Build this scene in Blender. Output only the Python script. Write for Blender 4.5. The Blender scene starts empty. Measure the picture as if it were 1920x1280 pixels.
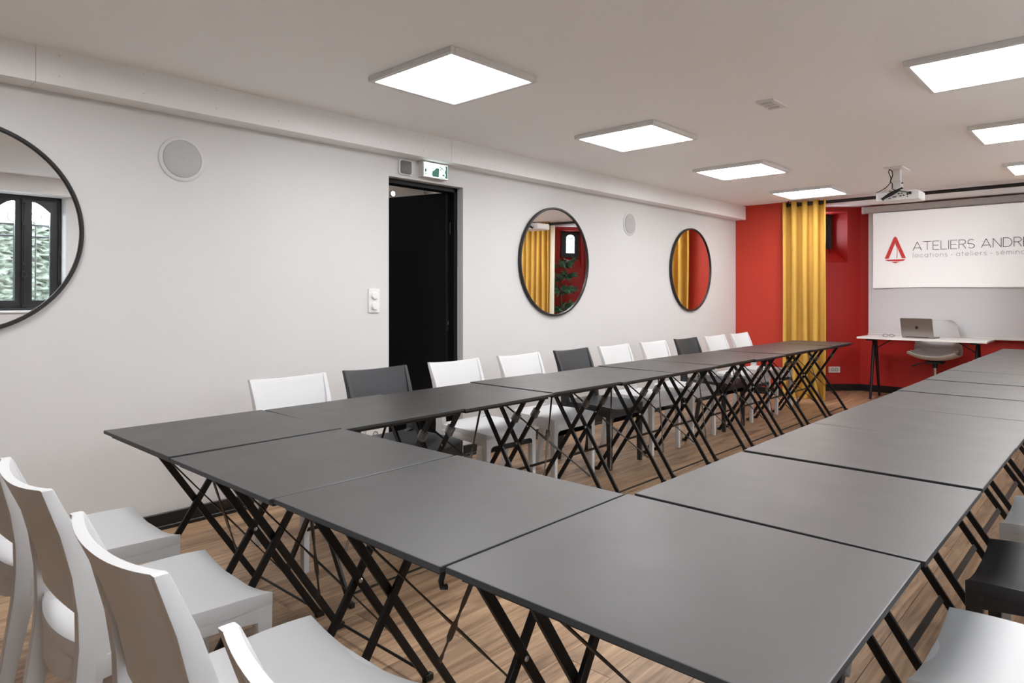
import bpy, bmesh, math, random
from mathutils import Vector, Matrix
random.seed(7)
R = math.radians
SC = bpy.context.scene
COL = SC.collection

# ------------------------------------------------------------------ camera, world, exposure
cam = bpy.data.cameras.new('camera')
cam.lens = 23.553; cam.sensor_width = 36; cam.shift_y = -0.04506; cam.clip_start = 0.02
camo = bpy.data.objects.new('camera', cam); COL.objects.link(camo)
camo.location = (3.8646, 0, 1.264); camo.rotation_euler = (R(90), 0, 0.74718)
SC.camera = camo
w = bpy.data.worlds.new('world'); SC.world = w; w.use_nodes = True
bgn = w.node_tree.nodes['Background']
bgn.inputs[0].default_value = (0.80, 0.90, 1.0, 1); bgn.inputs[1].default_value = 9.5
SC.view_settings.view_transform = 'Standard'; SC.view_settings.look = 'None'
SC.view_settings.exposure = 1.33; SC.view_settings.gamma = 1.0
SC.view_settings.use_curve_mapping = False
SC.cycles.max_bounces = 16; SC.cycles.diffuse_bounces = 10; SC.cycles.glossy_bounces = 6
LAMP_STRENGTH = 8.2
LAMP_COLOR = (0.985, 0.985, 1.0)

# ------------------------------------------------------------------ materials
MATS = {}
def mat(name, col, rough=0.5, metal=0.0, spec=0.5, noise=0.0, nscale=8.0, bump=0.0, bscale=60.0,
        emit=None, estr=0.0, trans=0.0, coat=0.0, rvar=0.0, ior=1.45):
    m = bpy.data.materials.new(name); m.use_nodes = True
    nt = m.node_tree; b = nt.nodes['Principled BSDF']
    b.inputs['Base Color'].default_value = (*col, 1)
    b.inputs['Roughness'].default_value = rough
    b.inputs['Metallic'].default_value = metal
    b.inputs['Specular IOR Level'].default_value = spec
    b.inputs['IOR'].default_value = ior
    if trans: b.inputs['Transmission Weight'].default_value = trans
    if coat: b.inputs['Coat Weight'].default_value = coat
    if emit:
        b.inputs['Emission Color'].default_value = (*emit, 1); b.inputs['Emission Strength'].default_value = estr
    tc = nt.nodes.new('ShaderNodeTexCoord')
    if noise or rvar:
        n = nt.nodes.new('ShaderNodeTexNoise'); n.inputs['Scale'].default_value = nscale; n.inputs['Detail'].default_value = 4
        nt.links.new(tc.outputs['Object'], n.inputs['Vector'])
        if noise:
            mx = nt.nodes.new('ShaderNodeMix'); mx.data_type = 'RGBA'
            mx.inputs[6].default_value = (*[c * (1 - noise) for c in col], 1)
            mx.inputs[7].default_value = (*[min(1, c * (1 + noise)) for c in col], 1)
            nt.links.new(n.outputs['Fac'], mx.inputs[0]); nt.links.new(mx.outputs[2], b.inputs['Base Color'])
        if rvar:
            mr = nt.nodes.new('ShaderNodeMapRange'); mr.inputs[3].default_value = max(0.02, rough - rvar); mr.inputs[4].default_value = rough + rvar
            nt.links.new(n.outputs['Fac'], mr.inputs[0]); nt.links.new(mr.outputs[0], b.inputs['Roughness'])
    if bump:
        n2 = nt.nodes.new('ShaderNodeTexNoise'); n2.inputs['Scale'].default_value = bscale; n2.inputs['Detail'].default_value = 3
        nt.links.new(tc.outputs['Object'], n2.inputs['Vector'])
        bp = nt.nodes.new('ShaderNodeBump'); bp.inputs['Strength'].default_value = bump; bp.inputs['Distance'].default_value = 0.01
        nt.links.new(n2.outputs['Fac'], bp.inputs['Height']); nt.links.new(bp.outputs[0], b.inputs['Normal'])
    MATS[name] = m
    return m

mat('wall_white', (0.675, 0.667, 0.656), 0.75, noise=0.012, nscale=3, bump=0.05, bscale=180)
mat('ceiling_white', (0.945, 0.942, 0.94), 0.8, noise=0.01, nscale=2)
mat('soffit_white', (0.90, 0.895, 0.885), 0.6, noise=0.015, nscale=5)
mat('red_bright', (0.56, 0.045, 0.022), 0.55, noise=0.03, nscale=4)
mat('red_deep', (0.50, 0.024, 0.019), 0.5, noise=0.03, nscale=4)
mat('black_skirting', (0.012, 0.012, 0.012), 0.35, bump=0.08)
mat('black_paint', (0.006, 0.0055, 0.006), 0.55, spec=0.3, noise=0.1)
mat('steel_black', (0.008, 0.007, 0.007), 0.42, spec=0.4, noise=0.1, nscale=20)
mat('steel_strap', (0.055, 0.045, 0.036), 0.4, metal=0.6)
mat('rivet_steel', (0.65, 0.64, 0.62), 0.3, metal=1.0)
mat('table_top', (0.031, 0.028, 0.027), 0.42, ior=1.7, spec=0.5, noise=0.08, nscale=7, rvar=0.05)
mat('table_edge', (0.022, 0.023, 0.025), 0.5)
mat('clear_plastic', (0.85, 0.87, 0.9), 0.12, trans=0.85, ior=1.4)
mat('chair_white', (0.63, 0.632, 0.635), 0.42, noise=0.01, bump=0.02, bscale=300)
mat('chair_charcoal', (0.030, 0.031, 0.034), 0.42, noise=0.05, bump=0.03, bscale=300)
mat('mirror_glass', (0.93, 0.93, 0.93), 0.0, metal=1.0)
mat('mirror_rim', (0.018, 0.016, 0.016), 0.4, noise=0.1)
mat('white_plastic', (0.80, 0.79, 0.78), 0.4, noise=0.01)
mat('speaker_grille', (0.47, 0.465, 0.455), 0.6, bump=0.15, bscale=700)
mat('speaker_ring', (0.66, 0.655, 0.645), 0.5, noise=0.01)
mat('lamp_frame', (0.74, 0.73, 0.72), 0.45, noise=0.02)
mat('lamp_diffuser', (0.9, 0.9, 0.9), 0.5, emit=LAMP_COLOR, estr=LAMP_STRENGTH)
mat('spot_diffuser', (0.9, 0.9, 0.9), 0.5, emit=(1, .95, .88), estr=260)
mat('sign_face', (0.85, 0.9, 0.88), 0.3, emit=(0.80, 1.0, 0.93), estr=0.75, noise=0.03, nscale=30)
mat('sign_green', (0.05, 0.23, 0.16), 0.5, noise=0.3, nscale=60)
mat('sign_case', (0.66, 0.64, 0.62), 0.35, noise=0.03)
mat('grey_screen', (0.07, 0.068, 0.066), 0.3, noise=0.05)
mat('curtain_cloth', (0.62, 0.375, 0.080), 0.85, spec=0.2, noise=0.06, nscale=40, bump=0.15, bscale=500)
mat('curtain_lining', (0.72, 0.68, 0.52), 0.85, noise=0.03)
mat('rail_black', (0.015, 0.016, 0.018), 0.4, noise=0.05)
mat('screen_cloth', (0.76, 0.775, 0.80), 0.8, noise=0.01, nscale=2)
mat('banner_cloth', (0.93, 0.93, 0.925), 0.7, noise=0.01, nscale=2)
mat('roller_case', (0.66, 0.68, 0.70), 0.4, noise=0.01)
mat('logo_red', (0.58, 0.035, 0.03), 0.6)
mat('text_dark', (0.045, 0.042, 0.042), 0.6)
mat('text_grey', (0.42, 0.42, 0.42), 0.6)
mat('desk_white', (0.80, 0.79, 0.76), 0.4, noise=0.01)
mat('aluminium', (0.33, 0.30, 0.28), 0.38, metal=0.85, noise=0.03)
mat('keyboard_black', (0.02, 0.02, 0.02), 0.5)
mat('logo_dark', (0.03, 0.025, 0.022), 0.25)
mat('chrome', (0.75, 0.75, 0.75), 0.12, metal=1.0)
mat('cushion_grey', (0.60, 0.59, 0.58), 0.7, noise=0.03, nscale=30)
mat('cushion_navy', (0.02, 0.023, 0.035), 0.7)
mat('cable_black', (0.010, 0.010, 0.010), 0.5)
mat('iron_black', (0.020, 0.021, 0.023), 0.4, noise=0.15, nscale=30)
mat('leaf_green', (0.12, 0.31, 0.19), 0.45, noise=0.5, nscale=9)
mat('bark', (0.16, 0.10, 0.06), 0.8, noise=0.25, nscale=30)
mat('pot_clay', (0.55, 0.53, 0.50), 0.6, noise=0.05)
mat('soil', (0.04, 0.028, 0.02), 0.9, noise=0.3, nscale=40)
mat('hedge_green', (0.10, 0.118, 0.088), 0.7, noise=0.55, nscale=22)
mat('stone_pale', (0.74, 0.735, 0.72), 0.8, noise=0.1)
mat('near_dark', (0.03, 0.025, 0.021), 0.7, noise=0.05)
mat('hall_taupe', (0.42, 0.37, 0.33), 0.8, noise=0.02)
mat('socket_dark', (0.10, 0.09, 0.085), 0.5)
mat('hole_dark', (0.02, 0.02, 0.02), 0.6)

def glass_mat():
    m = bpy.data.materials.new('window_glass'); m.use_nodes = True; nt = m.node_tree
    nt.nodes.remove(nt.nodes['Principled BSDF'])
    t = nt.nodes.new('ShaderNodeBsdfTransparent'); g = nt.nodes.new('ShaderNodeBsdfGlossy'); g.inputs['Roughness'].default_value = 0.03
    mx = nt.nodes.new('ShaderNodeMixShader'); mx.inputs[0].default_value = 0.06
    nt.links.new(t.outputs[0], mx.inputs[1]); nt.links.new(g.outputs[0], mx.inputs[2])
    nt.links.new(mx.outputs[0], nt.nodes['Material Output'].inputs[0]); MATS['window_glass'] = m
glass_mat()

def wood_mat():
    m = bpy.data.materials.new('oak_plank'); m.use_nodes = True; nt = m.node_tree; b = nt.nodes['Principled BSDF']
    N = nt.nodes.new; L = nt.links.new
    tc = N('ShaderNodeTexCoord'); oi = N('ShaderNodeObjectInfo')
    off = N('ShaderNodeVectorMath'); off.operation = 'SCALE'; off.inputs[0].default_value = (13.7, 41.3, 7.1)
    L(oi.outputs['Random'], off.inputs['Scale'])
    add = N('ShaderNodeVectorMath'); add.operation = 'ADD'; L(tc.outputs['Object'], add.inputs[0]); L(off.outputs[0], add.inputs[1])
    mp = N('ShaderNodeMapping'); mp.inputs['Scale'].default_value = (26, 1.5, 26); L(add.outputs[0], mp.inputs['Vector'])
    n1 = N('ShaderNodeTexNoise'); n1.inputs['Scale'].default_value = 1.0; n1.inputs['Detail'].default_value = 7; n1.inputs['Roughness'].default_value = 0.62
    n1.inputs['Distortion'].default_value = 1.1; L(mp.outputs[0], n1.inputs['Vector'])
    mp2 = N('ShaderNodeMapping'); mp2.inputs['Scale'].default_value = (9, 3.2, 9); L(add.outputs[0], mp2.inputs['Vector'])
    n2 = N('ShaderNodeTexNoise'); n2.inputs['Scale'].default_value = 1.0; n2.inputs['Detail'].default_value = 3; L(mp2.outputs[0], n2.inputs['Vector'])
    cr = N('ShaderNodeValToRGB'); e = cr.color_ramp.elements
    e[0].position = 0.30; e[0].color = (0.21, 0.118, 0.062, 1); e[1].position = 0.68; e[1].color = (0.56, 0.37, 0.225, 1)
    L(n1.outputs['Fac'], cr.inputs['Fac'])
    cr2 = N('ShaderNodeValToRGB'); f = cr2.color_ramp.elements
    f[0].position = 0.26; f[0].color = (0.33, 0.29, 0.27, 1); f[1].position = 0.44; f[1].color = (1, 1, 1, 1); L(n2.outputs['Fac'], cr2.inputs['Fac'])
    mx = N('ShaderNodeMix'); mx.data_type = 'RGBA'; mx.blend_type = 'MULTIPLY'; mx.inputs[0].default_value = 0.75
    L(cr.outputs[0], mx.inputs[6]); L(cr2.outputs[0], mx.inputs[7])
    hv = N('ShaderNodeHueSaturation'); mr = N('ShaderNodeMapRange'); mr.inputs[3].default_value = 0.86; mr.inputs[4].default_value = 1.12
    L(oi.outputs['Random'], mr.inputs[0]); L(mr.outputs[0], hv.inputs['Value']); L(mx.outputs[2], hv.inputs['Color']); L(hv.outputs[0], b.inputs['Base Color'])
    b.inputs['Roughness'].default_value = 0.42
    bp = N('ShaderNodeBump'); bp.inputs['Strength'].default_value = 0.12; bp.inputs['Distance'].default_value = 0.004
    L(n1.outputs['Fac'], bp.inputs['Height']); L(bp.outputs[0], b.inputs['Normal']); MATS['oak_plank'] = m
wood_mat()

# ------------------------------------------------------------------ mesh helpers
class MB:
    def __init__(s): s.v = []; s.f = []; s.m = []; s.cur = 0
    def add(s, vs, fs):
        o = len(s.v); s.v += [tuple(v) for v in vs]
        for f in fs: s.f.append(tuple(i + o for i in f)); s.m.append(s.cur)
        return s
    def hexa(s, c):   # 8 corners: bottom 4 (ccw), top 4
        return s.add(c, [(3, 2, 1, 0), (4, 5, 6, 7), (0, 1, 5, 4), (1, 2, 6, 5), (2, 3, 7, 6), (3, 0, 4, 7)])
    def box(s, x0, x1, y0, y1, z0, z1):
        return s.hexa([(x0, y0, z0), (x1, y0, z0), (x1, y1, z0), (x0, y1, z0), (x0, y0, z1), (x1, y0, z1), (x1, y1, z1), (x0, y1, z1)])
    def mbox(s, fn, x0, x1, y0, y1, z0, z1):
        return s.hexa([fn(*p) for p in [(x0, y0, z0), (x1, y0, z0), (x1, y1, z0), (x0, y1, z0), (x0, y0, z1), (x1, y0, z1), (x1, y1, z1), (x0, y1, z1)]])
    def beam(s, a, b, wd, ht, side=(0, 1, 0), w2=None, h2=None):
        a = Vector(a); b = Vector(b); d = (b - a).normalized(); sd = Vector(side)
        sd = (sd - d * sd.dot(d)).normalized(); up = d.cross(sd)
        def ring(p, ww, hh): return [p + sd * ww / 2 * i + up * hh / 2 * j for i, j in ((-1, -1), (1, -1), (1, 1), (-1, 1))]
        return s.hexa(ring(a, wd, ht) + ring(b, w2 or wd, h2 or ht))
    def loft(s, rings, caps=True, closed=False):
        n = len(rings[0]); vs = [p for r in rings for p in r]; fs = []
        k = len(rings)
        for i in range(k if closed else k - 1):
            j = (i + 1) % k
            for q in range(n): fs.append((i * n + q, i * n + (q + 1) % n, j * n + (q + 1) % n, j * n + q))
        if caps and not closed: fs += [tuple(range(n))[::-1], tuple(range((k - 1) * n, k * n))]
        return s.add(vs, fs)
    def tube(s, pts, r, n=8, closed=False):
        pts = [Vector(p) for p in pts]; rings = []; prev = None; k = len(pts)
        for i, p in enumerate(pts):
            a = pts[i - 1] if (i or closed) else p; b = pts[(i + 1) % k] if (i < k - 1 or closed) else p
            d = (b - a).normalized()
            if prev is None: prev = d.orthogonal().normalized()
            prev = (prev - d * prev.dot(d)).normalized(); q = d.cross(prev)
            rr = r[i] if isinstance(r, (list, tuple)) else r
            rings.append([p + (prev * math.cos(2 * math.pi * j / n) + q * math.sin(2 * math.pi * j / n)) * rr for j in range(n)])
        return s.loft(rings, True, closed)
    def prism(s, pts, fn, d0, d1):
        n = len(pts); vs = [fn(x, y, d0) for x, y in pts] + [fn(x, y, d1) for x, y in pts]
        return s.add(vs, [tuple(range(n))[::-1], tuple(range(n, 2 * n))] + [(i, (i + 1) % n, n + (i + 1) % n, n + i) for i in range(n)])
    def ringprism(s, outer, inner, fn, d0, d1):
        n = len(outer); vs = [fn(x, y, d) for d in (d0, d1) for P in (outer, inner) for x, y in P]; fs = []
        for i in range(n):
            j = (i + 1) % n; O0, I0, O1, I1 = 0, n, 2 * n, 3 * n
            fs += [(O0 + i, O0 + j, I0 + j, I0 + i), (O1 + j, O1 + i, I1 + i, I1 + j), (O0 + j, O0 + i, O1 + i, O1 + j), (I0 + i, I0 + j, I1 + j, I1 + i)]
        return s.add(vs, fs)
    def lathe(s, prof, fn, n=32):   # prof (r, h) -> fn(a,b,h)
        vs = []; fs = []; k = len(prof)
        for r, h in prof:
            for j in range(n):
                t = 2 * math.pi * j / n; vs.append(fn(r * math.cos(t), r * math.sin(t), h))
        for i in range(k - 1):
            for j in range(n): fs.append((i * n + j, i * n + (j + 1) % n, (i + 1) * n + (j + 1) % n, (i + 1) * n + j))
        fs += [tuple(range(n))[::-1], tuple(range((k - 1) * n, k * n))]
        return s.add(vs, fs)
    def slab(s, g0, g1):   # two equal grids (rows x cols of points) closed to a solid
        r = len(g0); c = len(g0[0]); vs = [p for row in g0 for p in row] + [p for row in g1 for p in row]; fs = []; o = r * c
        for i in range(r - 1):
            for j in range(c - 1):
                a = i * c + j; fs += [(a, a + 1, a + c + 1, a + c), (o + a, o + a + c, o + a + c + 1, o + a + 1)]
        rim = [j for j in range(c)] + [i * c + c - 1 for i in range(1, r)] + [(r - 1) * c + j for j in range(c - 2, -1, -1)] + [i * c for i in range(r - 2, 0, -1)]
        for k in range(len(rim)):
            a = rim[k]; b = rim[(k + 1) % len(rim)]; fs.append((b, a, o + a, o + b))
        return s.add(vs, fs)
    def build(s, name, material, parent=None, smooth=False, bevel=0.0, angle=35, seg=2):
        bm = bmesh.new(); vs = [bm.verts.new(v) for v in s.v]
        for f, mi in zip(s.f, s.m):
            try: fc = bm.faces.new([vs[i] for i in f]); fc.material_index = mi
            except ValueError: pass
        bmesh.ops.recalc_face_normals(bm, faces=bm.faces)
        if bevel:
            ed = [e for e in bm.edges if len(e.link_faces) == 2 and e.calc_face_angle(0) > R(angle)]
            bmesh.ops.bevel(bm, geom=ed, offset=bevel, segments=seg, profile=0.6, affect='EDGES', clamp_overlap=True)
        me = bpy.data.meshes.new(name); bm.to_mesh(me); bm.free()
        for mm in (material if isinstance(material, (list, tuple)) else [material]): me.materials.append(MATS[mm])
        if smooth:
            me.shade_smooth(); me.set_sharp_from_angle(angle=R(40))
        o = bpy.data.objects.new(name, me); COL.objects.link(o)
        if parent: o.parent = parent
        return o

def tag(o, label=None, cat=None, group=None, kind=None):
    if label: o['label'] = label
    if cat: o['category'] = cat
    if group: o['group'] = group
    if kind: o['kind'] = kind
    return o
def thing(name, label, cat, loc=(0, 0, 0), rz=0, group=None):
    o = bpy.data.objects.new(name, None); COL.objects.link(o); o.location = loc; o.rotation_euler = (0, 0, rz); o.empty_display_size = 0.1
    return tag(o, label, cat, group)
def copy_tree(o, parent=None):
    c = o.copy(); COL.objects.link(c)
    if parent: c.parent = parent
    for ch in list(o.children): copy_tree(ch, c)
    return c
def struct(o): return tag(o, kind='structure')
def empty_struct(name, loc=(0, 0, 0)):
    o = bpy.data.objects.new(name, None); COL.objects.link(o); o.location = loc; o['kind'] = 'structure'; return o
ORD = ['first', 'second', 'third', 'fourth', 'fifth', 'sixth', 'seventh', 'eighth', 'ninth', 'tenth', 'eleventh']
def circ(r, n, cx=0, cy=0, a0=0): return [(cx + r * math.cos(a0 + 2 * math.pi * i / n), cy + r * math.sin(a0 + 2 * math.pi * i / n)) for i in range(n)]

# ------------------------------------------------------------------ room dimensions
W = 4.6; YN = -1.6; YF = 9.70; YB = 8.54; ZC = 2.425; ZS = 2.2547; SD = 0.139; NIB = 0.72
DY0, DY1, DZ = 2.888, 3.604, 2.11           # doorway
WY0, WY1, WZ0, WZ1 = 1.352, 2.028, 1.02, 2.2547  # right window niche

# floor: slab with separate planks
flo = struct(MB().box(-0.0, W, YN, YF + 0.0, -0.12, -0.014).build('floor', 'soil'))
PWID, PLEN = 0.20, 1.25
pcache = {}
def plank(x, y0, y1, wd):
    key = (round(y1 - y0, 4), round(wd, 4))
    if key not in pcache:
        g = 0.0007; pcache[key] = MB().box(g, wd - g, g, y1 - y0 - g, -0.014, 0.0).build('plank', 'oak_plank', flo, bevel=0.0006, seg=1); o = pcache[key]
    else:
        o = pcache[key].copy(); COL.objects.link(o)
    o.location = (x, y0, 0)
nx = int(W / PWID)
for i in range(nx):
    y = YN - ((i * 0.4371) % 1.0) * PLEN
    while y < YF - 0.01:
        a = max(y, YN); b = min(y + PLEN, YF)
        if b - a > 0.02: plank(i * PWID, a, b, PWID)
        y += PLEN

# walls
m = MB()
m.box(-0.16, 0, YN, DY0, 0, ZC); m.box(-0.16, 0, DY1, YB, 0, ZC); m.box(-0.16, 0, DY0, DY1, DZ, ZC)
struct(m.build('wall_left', 'wall_white'))
WINS = [('window_1', 1.69), ('window_added_4', 0.02), ('window_added_5', 3.62), ('window_added_6', 5.50), ('window_added_7', 7.30)]   # casement centres; only the first is seen, the others added for side light
m = MB(); yc = sorted(c for _, c in WINS); hwn = (WY1 - WY0) / 2; ya = YN
for c in yc:
    m.box(W, W + 0.3, ya, c - hwn, 0, ZC); m.box(W, W + 0.3, c - hwn, c + hwn, 0, WZ0); m.box(W, W + 0.3, c - hwn, c + hwn, WZ1, ZC); ya = c + hwn
m.box(W, W + 0.3, ya, YB, 0, ZC)
struct(m.build('wall_right', 'wall_white'))
struct(MB().box(-0.16, W + 0.3, YN - 0.15, YN, 0, ZC).build('wall_near', 'near_dark'))
struct(MB().box(-0.16, NIB, YB, 9.22, 0, ZC + 0.012).build('wall_far_left', 'red_bright'))
struct(MB().box(W - NIB, W + 0.3, YB, 9.22, 0, ZC + 0.012).build('wall_far_right', 'red_bright'))
struct(MB().box(1.0, W - 1.0, YF, YF + 0.15, 0, ZC + 0.012).build('wall_far', 'red_deep'))
struct(MB().box(-0.16, W + 0.3, YN - 0.15, 8.36, ZC, ZC + 0.15).build('ceiling', 'ceiling_white'))
struct(MB().box(-0.16, W + 0.3, 8.36, YF + 0.3, ZC + 0.012, ZC + 0.15).build('ceiling_recess', 'ceiling_white'))

S2 = math.sqrt(0.5)
def ang_left(u, d, z): return (NIB + (u - d) * S2, 9.22 + (u + d) * S2, z)
def ang_right(u, d, z):
    x, y, z = ang_left(u, d, z); return (W - x, y, z)
AL = 0.48 / S2                              # length of an angled wall
NU0, NU1, NZ0, NZ1 = 0.03, 0.508, 1.70, 2.375
IU0, IU1, IZ0, IZ1, ID = 0.06, 0.42, 1.90, 2.36, 0.26
def arch(u0, u1, z0, z1, rise, n=10):
    p = [(u0, z0), ((u0 + u1) / 2, z0), (u1, z0), (u1, (z0 + z1) / 2)]
    for i in range(n + 1):
        t = i / n; p.append((u1 + (u0 - u1) * t, z1 - rise + rise * math.sin(math.pi * t) ** 0.7 if 0 < t < 1 else z1 - rise))
    p.append((u0, (z0 + z1) / 2))
    return p
def to_rect(pts, u0, u1, z0, z1):
    cx = sum(p[0] for p in pts) / len(pts); cz = (min(p[1] for p in pts) + max(p[1] for p in pts)) / 2; out = []
    for (x, z) in pts:
        dx, dz = x - cx, z - cz; t = 1e9
        if dx > 1e-9: t = min(t, (u1 - cx) / dx)
        if dx < -1e-9: t = min(t, (u0 - cx) / dx)
        if dz > 1e-9: t = min(t, (z1 - cz) / dz)
        if dz < -1e-9: t = min(t, (z0 - cz) / dz)
        out.append((cx + dx * t, cz + dz * t))
    # snap nearest points to rectangle corners
    for c in ((u0, z0), (u1, z0), (u1, z1), (u0, z1)):
        k = min(range(len(out)), key=lambda i: (out[i][0] - c[0]) ** 2 + (out[i][1] - c[1]) ** 2); out[k] = c
    return out
for side, fn in (('left', ang_left), ('right', ang_right)):
    if side == 'right': NU0, NU1, IU0, IU1, ID = 0.23, 0.625, 0.27, 0.60, 0.12
    m = MB(); e = 0.04
    m.mbox(fn, -0.02, NU0, 0, e, 0, ZC + 0.012); m.mbox(fn, NU1, AL, 0, e, 0, ZC + 0.012)
    m.mbox(fn, NU0, NU1, 0, e, 0, NZ0); m.mbox(fn, NU0, NU1, 0, e, NZ1, ZC + 0.012)
    a = [fn(NU0, 0.0, NZ0), fn(NU1, 0.0, NZ0), fn(NU1, 0.0, NZ1), fn(NU0, 0.0, NZ1)]
    b = [fn(IU0, ID, IZ0), fn(IU1, ID, IZ0), fn(IU1, ID, IZ1), fn(IU0, ID, IZ1)]
    a2 = [fn(NU0 - .03, 0.03, NZ0 - .03), fn(NU1 + .03, 0.03, NZ0 - .03), fn(NU1 + .03, 0.03, NZ1 + .03), fn(NU0 - .03, 0.03, NZ1 + .03)]
    b2 = [fn(IU0 - .03, ID + .05, IZ0 - .03), fn(IU1 + .03, ID + .05, IZ0 - .03), fn(IU1 + .03, ID + .05, IZ1 + .03), fn(IU0 - .03, ID + .05, IZ1 + .03)]
    for i in range(4):
        j = (i + 1) % 4; m.hexa([a[i], a[j], b[j], b[i], a2[i], a2[j], b2[j], b2[i]])
    struct(m.build('wall_angled_' + side, 'red_deep'))
    # small arched window at the back of the niche
    wn = empty_struct('window_2' if side == 'left' else 'window_3', fn((IU0 + IU1) / 2, ID, IZ0))
    L0 = Vector(wn.location)
    def g(u, z, d, fn=fn, L0=L0): return tuple(Vector(fn(u, d, z)) - L0)
    inn = arch(IU0 + 0.09, IU1 - 0.09, IZ0 + 0.075, IZ1 - 0.05, 0.05)
    MB().ringprism(to_rect(inn, IU0, IU1, IZ0, IZ1), inn, g, ID - 0.035, ID + 0.03).build('window_frame', 'iron_black', wn, bevel=0.004)
    MB().prism(inn, g, ID - 0.002, ID + 0.002).build('pane', 'window_glass', wn)
    mm = MB(); um = (IU0 + IU1) / 2
    mm.tube([g(um - .05, IZ1 - .13, ID + .05), g(um - .02, IZ1 - .10, ID + .05), g(um + .02, IZ1 - .13, ID + .05), g(um + .05, IZ1 - .10, ID + .05)], 0.006, 6)
    mm.tube([g(IU0 + .08, IZ1 - .19, ID + .05), g(IU1 - .08, IZ1 - .19, ID + .05)], 0.006, 6)
    mm.build('grille', 'iron_black', wn)
    MB().tube([g(IU1 - .06, IZ0 + .06, ID - .05), g(IU1 - .055, IZ0 - .0, ID - .055), g(IU1 - .05, IZ0 - .05, ID - .07), g(IU1 - .08, IZ0 - .08, ID - .1)], 0.004, 6).build('stay_cord', 'cable_black', wn)

# soffit boxes with panel joints
def soffit(name, x0, x1):
    e = empty_struct(name)
    ys = [YN, 0.777, 3.36, 5.95, YB]
    for a, b in zip(ys, ys[1:]):
        MB().box(x0, x1, a + 0.0008, b - 0.0008, ZS, ZC).build('panel', 'soffit_white', e, bevel=0.0012, seg=1)
    mm = MB(); xf = x1 if x0 == 0 else x0
    for k in range(28):
        y = YN + 0.25 + k * 0.37
        for z in (ZS + 0.045, ZC - 0.028):
            mm.lathe([(0.005, -0.0002), (0.005, 0.0006)], lambda a, b, h, y=y, z=z: (xf + (h if x0 == 0 else -h), y + a, z + b), 8)
    tag(mm.build('screw_plugs', 'lamp_frame', e), kind='stuff')
soffit('trim_1', 0.0, SD); soffit('trim_2', W - SD, W)

# baseboards
def skirt(name, pts):
    m = MB()
    for (a, b) in pts:
        a = Vector((*a, 0)); b = Vector((*b, 0)); d = (b - a).normalized(); nrm = Vector((d.y, -d.x, 0))  # room side
        for t, z0, z1 in ((0.016, 0.0, 0.085), (0.034, 0.0, 0.022)):
            m.hexa([a, b, b + nrm * t, a + nrm * t] and [tuple(q + Vector((0, 0, z))) for z in (z0, z1) for q in (a, b, b + nrm * t, a + nrm * t)])
    struct(m.build(name, 'black_skirting', bevel=0.003, seg=1))
skirt('baseboard_left', [((0, YN), (0, DY0)), ((0, DY1), (0, YB))])
skirt('baseboard_far_left', [((0, YB), (NIB, YB)), ((NIB, YB), (NIB, 9.22))])
skirt('baseboard_far', [((NIB, 9.22), (1.2, YF)), ((1.2, YF), (W - 1.2, YF)), ((W - 1.2, YF), (W - NIB, 9.22))])
skirt('baseboard_far_right', [((W - NIB, 9.22), (W - NIB, YB)), ((W - NIB, YB), (W, YB))])
skirt('baseboard_right', [((W, YB), (W, YN))])

# doorway with black frame, open leaf and the hall behind
dr = empty_struct('door_1', (-0.1, (DY0 + DY1) / 2, 0))
oy = (DY0 + DY1) / 2
def dl(x, y, z): return (x + 0.1, y - oy, z)
m = MB()
for args in ((-0.16, -0.062, DY0 + .001, DY0 + 0.035, 0, DZ - 0.001), (-0.16, -0.062, DY1 - 0.035, DY1 - .001, 0, DZ - 0.001), (-0.16, -0.062, DY0 + .001, DY1 - .001, DZ - 0.035, DZ - 0.001)):
    m.mbox(dl, *args)
m.build('door_frame', 'black_paint', dr, bevel=0.002, seg=1)
hx, hy = -0.12, DY1 - 0.04; ld = Vector((-0.97, -0.25)).normalized(); ln = Vector((-ld.y, ld.x))
def leaf(u, d, z): return dl(hx + ld.x * u + ln.x * d, hy + ld.y * u + ln.y * d, z)
lf = MB().mbox(leaf, 0, 0.78, -0.0, 0.04, 0.01, DZ - 0.037).build('door_leaf', 'black_paint', dr, bevel=0.002, seg=1)
mm = MB()
mm.mbox(leaf, -0.004, 0.0, 0.008, 0.032, 0.98, 1.2).build('lock_plate', 'black_skirting', lf)
MB().mbox(leaf, -0.007, -0.004, 0.014, 0.026, 1.03, 1.06).build('latch_bolt', 'rivet_steel', lf)
mh = MB()
for z in (0.3, 1.75):
    mh.tube([leaf(-0.008, -0.006, z), leaf(-0.008, -0.006, z + 0.09)], 0.008, 10)
mh.build('hinge', 'black_skirting', lf, smooth=True)
m = MB(); HC = 2.64
m.box(-2.4, -0.161, 1.5, 1.6, 0, HC); m.box(-2.4, -0.161, 5.2, 5.3, 0, HC); m.box(-2.5, -2.4, 1.5, 5.3, 0, HC)
struct(m.build('wall_hall', 'hall_taupe'))
struct(MB().box(-2.5, -0.161, 1.5, 5.3, HC, HC + 0.1).build('ceiling_hall', 'hall_taupe'))
struct(MB().box(-2.4, 0, 1.6, 5.2, -0.1, -0.002).build('floor_hall', 'hall_taupe'))
struct(MB().box(-1.75, -1.6, 1.6, 4.35, HC - 0.10, HC).build('trim_3', 'black_paint'))
t = thing('hall_spotlight', 'small round bright spotlight seen through the open black door', 'spotlight', (-2.4, 4.72, 2.432))
fnz = lambda a, b, h: (a, b, h)
fhall = lambda a, b, h: (h, a, b)
MB().ringprism(circ(0.034, 20), circ(0.024, 20), fhall, 0, 0.03).build('trim_ring', 'white_plastic', t)
MB().prism(circ(0.024, 20), fhall, 0.0, 0.026).build('diffuser', 'spot_diffuser', t)

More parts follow.
